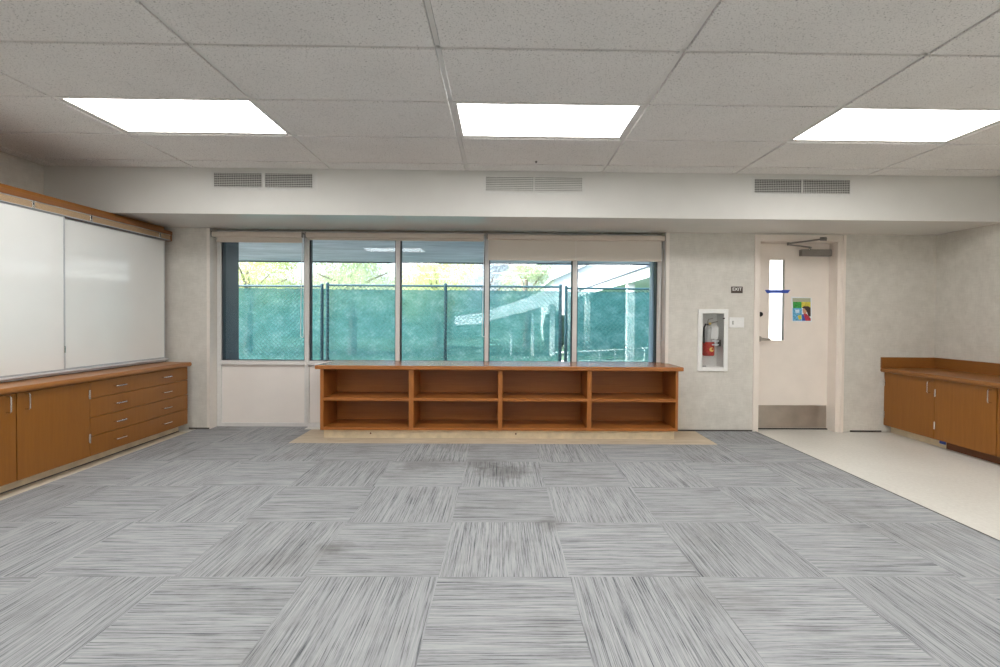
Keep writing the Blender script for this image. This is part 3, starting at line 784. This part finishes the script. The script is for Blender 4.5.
MB().box(2.150, 2.19, WB - .0125, WB - .0100, .700, .707).build('maker_plate', M['dark'], ec)
ex = thing('fire_extinguisher', 'small red fire extinguisher with grey collar inside the white wall cabinet', 'fire extinguisher', (2.216, 5.325, 0.86))
cxp, cyp = 2.250, 5.326
MB().lathe([(.054, 0), (.060, .006), (.0615, .02), (.0615, .150)], (cxp, cyp, .810), 28).build('cylinder', M['red'], ex, smooth=True)
MB().lathe([(.0615, 0), (.0618, .004), (.0618, .10), (.056, .130), (.040, .152), (.020, .165), (.015, .185)], (cxp, cyp, .960), 28).build('upper_shell', M['silver'], ex, smooth=True)
MB().lathe([(.017, 0), (.019, .006), (.019, .030), (.012, .040)], (cxp, cyp, 1.130), 16).build('valve', M['silver'], ex, smooth=True)
hm = MB().tube([(cxp - .012, cyp, 1.150), (cxp + .03, cyp - .01, 1.166), (cxp + .085, cyp - .03, 1.182)], [.008, .006, .005], 8)
hm.tube([(cxp - .012, cyp, 1.165), (cxp - .005, cyp - .005, 1.205), (cxp + .04, cyp - .015, 1.215)], [.006, .005, .004], 8)
hm.build('squeeze_handle', M['lever'], ex, smooth=True)
MB().tube([(cxp - .01, cyp - .012, 1.150), (cxp - .045, cyp - .03, 1.152), (cxp - .064, cyp - .035, 1.115), (cxp - .064, cyp - .035, 1.02), (cxp - .062, cyp - .035, .945)], .0085, 10).build('hose', M['black'], ex, smooth=True)
MB().tube([(cxp + .004, cyp - .020, 1.158), (cxp + .004, cyp - .028, 1.158)], .013, 16).build('gauge', M['gold'], ex, smooth=True)
MB().prism([(cxp - .002, .995), (cxp + .075, .995), (cxp + .078, 1.125), (cxp + .045, 1.138), (cxp + .004, 1.125)], 'y', cyp - .0675, cyp - .0655).build('instruction_tag', M['white_plastic'], ex)
st = MB().box(cxp + .012, cxp + .095, cyp - .069, cyp - .066, .965, .985).box(cxp + .01, cxp + .10, cyp - .069, cyp - .066, .925, .940)
st.build('bracket_strap', M['bead'], ex)
MB().box(cxp + .082, cxp + .108, cyp - .072, cyp - .04, .915, .985, .005, 2).build('strap_clip', M['dark'], ex)
MB().tube([(cxp + .010, cyp - .0600, .880), (cxp + .010, cyp - .0635, .880)], .023, 18).build('emblem', M['gold'], ex)
MB().tube([(cxp + .018, cyp - .0635, .884), (cxp + .018, cyp - .0642, .884)], .011, 14).build('emblem_centre', M['red'], ex)
sw = thing('light_switch', 'white double wall plate with one toggle beside the door frame', 'light switch', (2.515, WB, 1.115))
MB().box(2.434, 2.595, WB - .006, WB, 1.116, 1.228, .003, 2).build('wall_plate', M['white_plastic'], sw)
MB().box(2.468, 2.478, WB - .018, WB - .006, 1.160, 1.182, .002, 1).build('toggle', M['grille'], sw)
MB().box(2.464, 2.482, WB - .0066, WB - .0058, 1.152, 1.190).build('toggle_slot', M['silver'], sw)
es = thing('exit_sign', 'small dark brown EXIT plate on the wall left of the door', 'sign', (2.512, WB, 1.487))
MB().box(2.450, 2.575, WB - .005, WB, 1.487, 1.557, .002, 1).build('sign_plate', M['brown_sign'], es)
cu = bpy.data.curves.new('lettering', 'FONT'); cu.body = 'EXIT'; cu.size = 0.046; cu.align_x = 'CENTER'; cu.align_y = 'CENTER'; cu.extrude = 0.0006; cu.offset = 0.0009; cu.space_character = 1.08
cu.materials.append(M['white_plastic'])
tmp = bpy.data.objects.new('tmp_text', cu); col.objects.link(tmp)
bpy.context.view_layer.update()
tm = bpy.data.meshes.new_from_object(tmp.evaluated_get(bpy.context.evaluated_depsgraph_get()))
bpy.data.objects.remove(tmp); bpy.data.curves.remove(cu)
tx = bpy.data.objects.new('lettering', tm); col.objects.link(tx); tx.parent = es; tx.location = (0.0005, -.0056, 0.041); tx.rotation_euler = (PI / 2, 0, 0)
ORIGIN[tx.name] = Vector((0, 0, 0))

# ------------------------------------------------------------------ outdoors
struct(MB().box(-30, 30, 5.62, 10.6, -0.25, -0.12).build('ground', M['pave']))
struct(MB().box(-30, 30, 10.6, 60, -0.25, -0.125).build('ground', M['grass']), 'green planted ground beyond the fence')
struct(MB().box(-12, 4.05, 5.56, 9.18, 2.225, 2.40).build('porch_roof', M['porch']), 'streaked grey porch ceiling outside the windows')
struct(MB().box(-12, 4.05, 9.18, 9.24, 2.205, 2.45).build('trim_7', M['porch_edge']), 'dark edge board of the porch outside')
struct(MB().box(-3.42, -3.072, 5.46, 5.80, -0.12, 2.225).build('pilaster', M['pilaster']), 'dark pilaster outside the leftmost window')
struct(MB().box(1.738, 2.05, 5.46, 5.62, -0.12, 2.225).build('pilaster', M['pilaster']), 'dark pilaster outside the rightmost window')
struct(MB().box(1.725, 1.90, 5.64, 5.76, -0.12, 2.225, .01, 2).build('trim_8', M['sky_lit_blue']), 'pale blue strip standing for sky light on the pilaster outside the rightmost window')  # added strip; its colour paints sky light on the pilaster's far face

FY = 10.0
def fence(x0, x1, posts, zr, zs, label):
    t = thing('chain_link_fence', label, 'fence', ((x0 + x1) / 2, FY, -0.12), 'chain link fence runs outside')
    for x in posts:
        p = MB().tube([(x, FY, -0.12), (x, FY, zr + .03)], .032, 10); p.lathe([(.034, 0), (.036, .01), (.02, .035)], (x, FY, zr + .02), 10)
        p.build('post', M['fence_steel'], t, smooth=True)
    MB().tube([(x0, FY, zr), (x1, FY, zr)], .022, 8).build('top_rail', M['fence_steel'], t, smooth=True)
    w = MB(); h0, h1 = -.08, zr - .01; H = h1 - h0; s = .085; r = .0042; bm = w.bm
    def bar(a, b):
        d = (Vector(b) - Vector(a)).normalized(); n = Vector((0, 1, 0)).cross(d) * r; m = Vector((0, r, 0))
        A = [bm.verts.new(Vector(a) + k) for k in (n, -n * .5 + m, -n * .5 - m)]; B = [bm.verts.new(Vector(b) + k) for k in (n, -n * .5 + m, -n * .5 - m)]
        for k in range(3): bm.faces.new((A[k], A[(k + 1) % 3], B[(k + 1) % 3], B[k]))
    x = x0 - H
    while x < x1:
        a, b = x, x + H
        l, rr = max(a, x0), min(b, x1)
        if rr - l > .02:
            bar((l, FY - .03, h0 + l - a), (rr, FY - .03, h0 + rr - a))
            bar((l, FY - .033, h1 - (l - a)), (rr, FY - .033, h1 - (rr - a)))
        x += s
    w.build('wire_mesh', M['wire'], t)
    sm = MB(); n = 40; bm = sm.bm; xe = x1 + (.10 if x1 < -3 else 0)
    rows = []
    for k in range(n + 1):
        xx = x0 + (xe - x0) * k / n
        sag = .012 * abs(math.sin(k * 1.3)) + .006 * math.sin(k * 2.9)
        rows.append([bm.verts.new((xx, FY + .045 + .006 * math.sin(k * 1.7 + z * 3), -.10 if z == 0 else (-.10 + (zs - sag + .10) * z / 4))) for z in range(5)])
    for k in range(n):
        for z in range(4): bm.faces.new((rows[k][z], rows[k + 1][z], rows[k + 1][z + 1], rows[k][z + 1]))
    sm.build('privacy_screen', M['screen'], t, smooth=True)
    return t
fence(-9.0, -3.63, (-8.8, -6.2, -3.63), 1.812, 1.772, 'teal screened chain link fence seen through the leftmost window')
fence(-3.52, 1.19, (-3.52, -1.142, 1.19), 1.838, 1.765, 'teal screened chain link fence seen through the middle windows')
fence(1.302, 4.6, (1.302, 4.6), 1.812, 1.757, 'teal screened chain link fence seen through the rightmost window')

# covered walkway running away from the building on the right
cwk = thing('covered_walkway', 'white covered walkway with square columns behind the fence on the right', 'walkway', (4.0, 18, -0.12))
MB().box(3.22, 5.4, 10.7, 23.5, 2.115, 2.345).build('roof_slab', M['out_grey'], cwk)
MB().box(3.19, 5.4, 10.7, 23.5, 2.345, 2.375).build('roof_edge', M['porch_edge'], cwk)
for y in (12.8, 19.2):
    MB().box(3.25, 3.44, y - .1, y + .1, -.12, 2.115).build('column', M['out_white'], cwk)
rl = thing('handrail', 'white handrail on posts behind the fence at right', 'handrail', (3.0, 12, -0.12))
MB().tube([(1.3, 12, .36), (2.16, 12, .40), (3.6, 12, .49)], .016, 8).tube([(1.3, 12, .155), (3.6, 12, .17)], .014, 8).build('rail', M['out_white'], rl, smooth=True)
for x in (1.62, 2.40, 2.78, 3.5): MB().tube([(x, 12, -.12), (x, 12, .38 + (x - 1.6) * .055)], .016, 8).build('post', M['out_white'], rl, smooth=True)
# sloping canopy over the ramp
rc = thing('ramp_canopy', 'white sloping canopy on columns behind the fence, right of centre', 'canopy', (0.9, 17, -0.12))
m = MB(); m.prism([(-1.62, .93), (-.5, 1.0), (-.33, 1.125), (1.93, 1.735), (2.30, 1.85), (2.30, 2.335), (1.92, 2.28), (-.33, 1.49), (-.5, 1.40), (-1.62, 1.25)], 'y', 17, 18.6)
m.build('roof_slab', M['out_white'], rc)
for x, w, top in ((1.79, .17, 1.75), (1.09, .09, 1.55), (.33, .05, 1.35)):
    MB().box(x - w / 2, x + w / 2, 17.3, 17.5, -.12, top).build('column', M['out_white'], rc)
# white gabled building beyond
gb = thing('gabled_building', 'bright white gabled building beyond the fence at the right', 'building', (6.0, 25, -0.12))
MB().prism([(2.54, -.12), (19.5, -.12), (19.5, 3.1), (11.0, 6.77), (2.54, 3.1)], 'y', 24, 32).build('wall', M['out_white'], gb)
m = MB(); m.prism([(2.34, 3.02), (11.0, 6.78), (19.7, 3.02), (19.7, 3.12), (11.0, 6.90), (2.34, 3.12)], 'y', 23.8, 32.2); m.build('roof', M['out_white'], gb)
# dark planted bank behind everything
bk = MB(); rows = []
for i in range(61):
    x = -26 + 52 * i / 60
    rows.append([bk.bm.verts.new((x, 31 + random.uniform(-.5, .5) + 1.2 * z, -.15 + z * (.75 + .1 * math.sin(i * 1.1)))) for z in range(4)])
for i in range(60):
    for z in range(3): bk.bm.faces.new((rows[i][z], rows[i + 1][z], rows[i + 1][z + 1], rows[i][z + 1]))
o = bk.build('planted_bank', M['hedge_dark'], smooth=True); struct(o, 'dark green bank far behind the fence')

MB().prism([(5.4, 10.7), (5.6, 10.7), (5.6, 23.4), (5.4, 23.4)], 'z', -.12, 2.115).build('side_wall', M['shade_wall'], cwk)  # this wall and the next added dark, for shade below the roof
MB().box(3.25, 5.4, 23.2, 23.4, -.12, 2.115).build('end_wall', M['shade_wall'], cwk)
hg = MB()
for i in range(3):
    c = Vector((2.3 + i * .2, 22.9, .35)); hg.lathe([(.1, 0), (.34, .2), (.40, .9), (.30, 1.45), (.08, 1.6 + .12 * math.sin(i * 2.1))], (c.x, c.y, -.12), 9)
tag(hg.build('hedge', M['hedge_dark'], smooth=True), 'dark clipped hedge in front of the white gabled building', 'hedge')

def tree(x, y, h, r, n, mat, label, ls=.16):
    t = thing('tree', label, 'tree', (x, y, -0.12), 'trees beyond the fence')
    tr = MB().tube([(x, y, -.12), (x + .05, y, h * .3), (x - .03, y, h * .62)], [.16, .13, .06], 8)
    for k in range(7):
        a = 2 * PI * k / 7 + random.random(); hh = h * random.uniform(.22, .5)
        e = Vector((x + math.cos(a) * r * .7, y + math.sin(a) * r * .7, hh + h * random.uniform(.1, .3)))
        tr.tube([(x, y, hh), ((x + e.x) / 2, (y + e.y) / 2, hh + (e.z - hh) * .65), e], [.06, .04, .015], 6)
    tr.build('trunk', M['bark'], t, smooth=True)
    lv = MB(); bm = lv.bm
    blobs = [(Vector((x + random.uniform(-.75, .75) * r, y + random.uniform(-.6, .6) * r, h * random.uniform(.30, .86))), r * random.uniform(.28, .46)) for _ in range(26)]
    for _ in range(n):
        c, br = random.choice(blobs)
        d = Vector((random.gauss(0, 1), random.gauss(0, 1), random.gauss(0, 1))).normalized() * br * random.random() ** .4
        p = c + d
        a = Vector((random.gauss(0, 1), random.gauss(0, 1), random.gauss(0, 1))).normalized(); b = a.orthogonal().normalized()
        l, w = ls * random.uniform(.7, 1.4), ls * random.uniform(.25, .45); nn = a.cross(b) * w * .3
        v = [bm.verts.new(p - a * l / 2), bm.verts.new(p + b * w / 2 + nn), bm.verts.new(p + a * l / 2), bm.verts.new(p - b * w / 2 + nn)]
        bm.faces.new((v[0], v[1], v[2])); bm.faces.new((v[0], v[2], v[3]))
    lv.build('crown', mat, t)
tree(-8.9, 17.4, 4.5, 1.8, 11000, M['leaf_y'], 'yellow-green leafy tree beyond the fence in the leftmost window', .10)
tree(-5.2, 17.2, 4.4, 1.7, 11000, M['leaf_g'], 'pale leafy tree beyond the fence in the second window', .10)
tree(-2.75, 21.0, 5.0, 1.8, 10000, M['leaf_y'], 'sunlit leafy tree beyond the fence in the third window', .11)
tree(-0.75, 25.5, 5.6, 1.8, 8000, M['leaf_b'], 'blue-grey tree beyond the fence beside the mullion right of centre', .13)
tree(1.05, 21.2, 4.9, 1.25, 6000, M['leaf_g'], 'open green tree just left of the white gabled building', .11)

# ------------------------------------------------------------------ daylight
w = bpy.data.worlds.new('World'); sc.world = w; w.use_nodes = True
nt = w.node_tree; bg = nt.nodes['Background']
sky = nt.nodes.new('ShaderNodeTexSky')
try:
    sky.sky_type = 'NISHITA'; sky.sun_disc = False; sky.sun_elevation = math.radians(48); sky.sun_rotation = math.radians(250); sky.dust_density = 6.0; sky.air_density = 1.0; sky.ozone_density = .6
except Exception: pass
L(nt, sky.outputs[0], bg.inputs['Color']); bg.inputs['Strength'].default_value = 0.85
sl = bpy.data.lights.new('sun', 'SUN'); sl.energy = 8.0; sl.angle = math.radians(1.0); sl.color = (1.0, .96, .90)
so = bpy.data.objects.new('sun', sl); col.objects.link(so)
so.rotation_euler = Vector((0.80, 0.42, -0.95)).to_track_quat('-Z', 'Y').to_euler()

# ------------------------------------------------------------------ camera
cam = bpy.data.cameras.new('camera'); co = bpy.data.objects.new('camera', cam); col.objects.link(co)
yaw, pitch, roll = -0.01351, -0.01446, -0.00743
def Rm():
    c, s = math.cos(yaw), math.sin(yaw); Ry = Matrix(((c, -s, 0), (s, c, 0), (0, 0, 1)))
    c, s = math.cos(pitch), math.sin(pitch); Rx = Matrix(((1, 0, 0), (0, c, -s), (0, s, c)))
    c, s = math.cos(roll), math.sin(roll); Rr = Matrix(((c, 0, s), (0, 1, 0), (-s, 0, c)))
    return Ry @ Rx @ Rr
R3 = Rm()
right, fwd, up = R3.col[0], R3.col[1], R3.col[2]
mw = Matrix.Identity(4)
for i in range(3):
    mw[i][0] = right[i]; mw[i][1] = up[i]; mw[i][2] = -fwd[i]
mw[2][3] = CAM_H
co.matrix_world = mw
cam.sensor_fit = 'HORIZONTAL'; cam.sensor_width = 36.0
cam.lens = 492.759 / 1000 * 36.0
cam.shift_x = -(508.325 - 500) / 1000
cam.shift_y = (324.905 - 333.5) / 1000
cam.clip_start = 0.05; cam.clip_end = 200
sc.camera = co

sc.view_settings.view_transform = 'Standard'
sc.view_settings.look = 'None'
sc.view_settings.gamma = 1.0
sc.view_settings.use_curve_mapping = False
sc.view_settings.exposure = 0.31
try:
    sc.cycles.use_denoising = True
    w.cycles.sampling_method = 'NONE'
    sc.cycles.max_bounces = 10; sc.cycles.diffuse_bounces = 6; sc.cycles.transparent_max_bounces = 16
    sc.cycles.caustics_reflective = False; sc.cycles.caustics_refractive = False
except Exception: pass
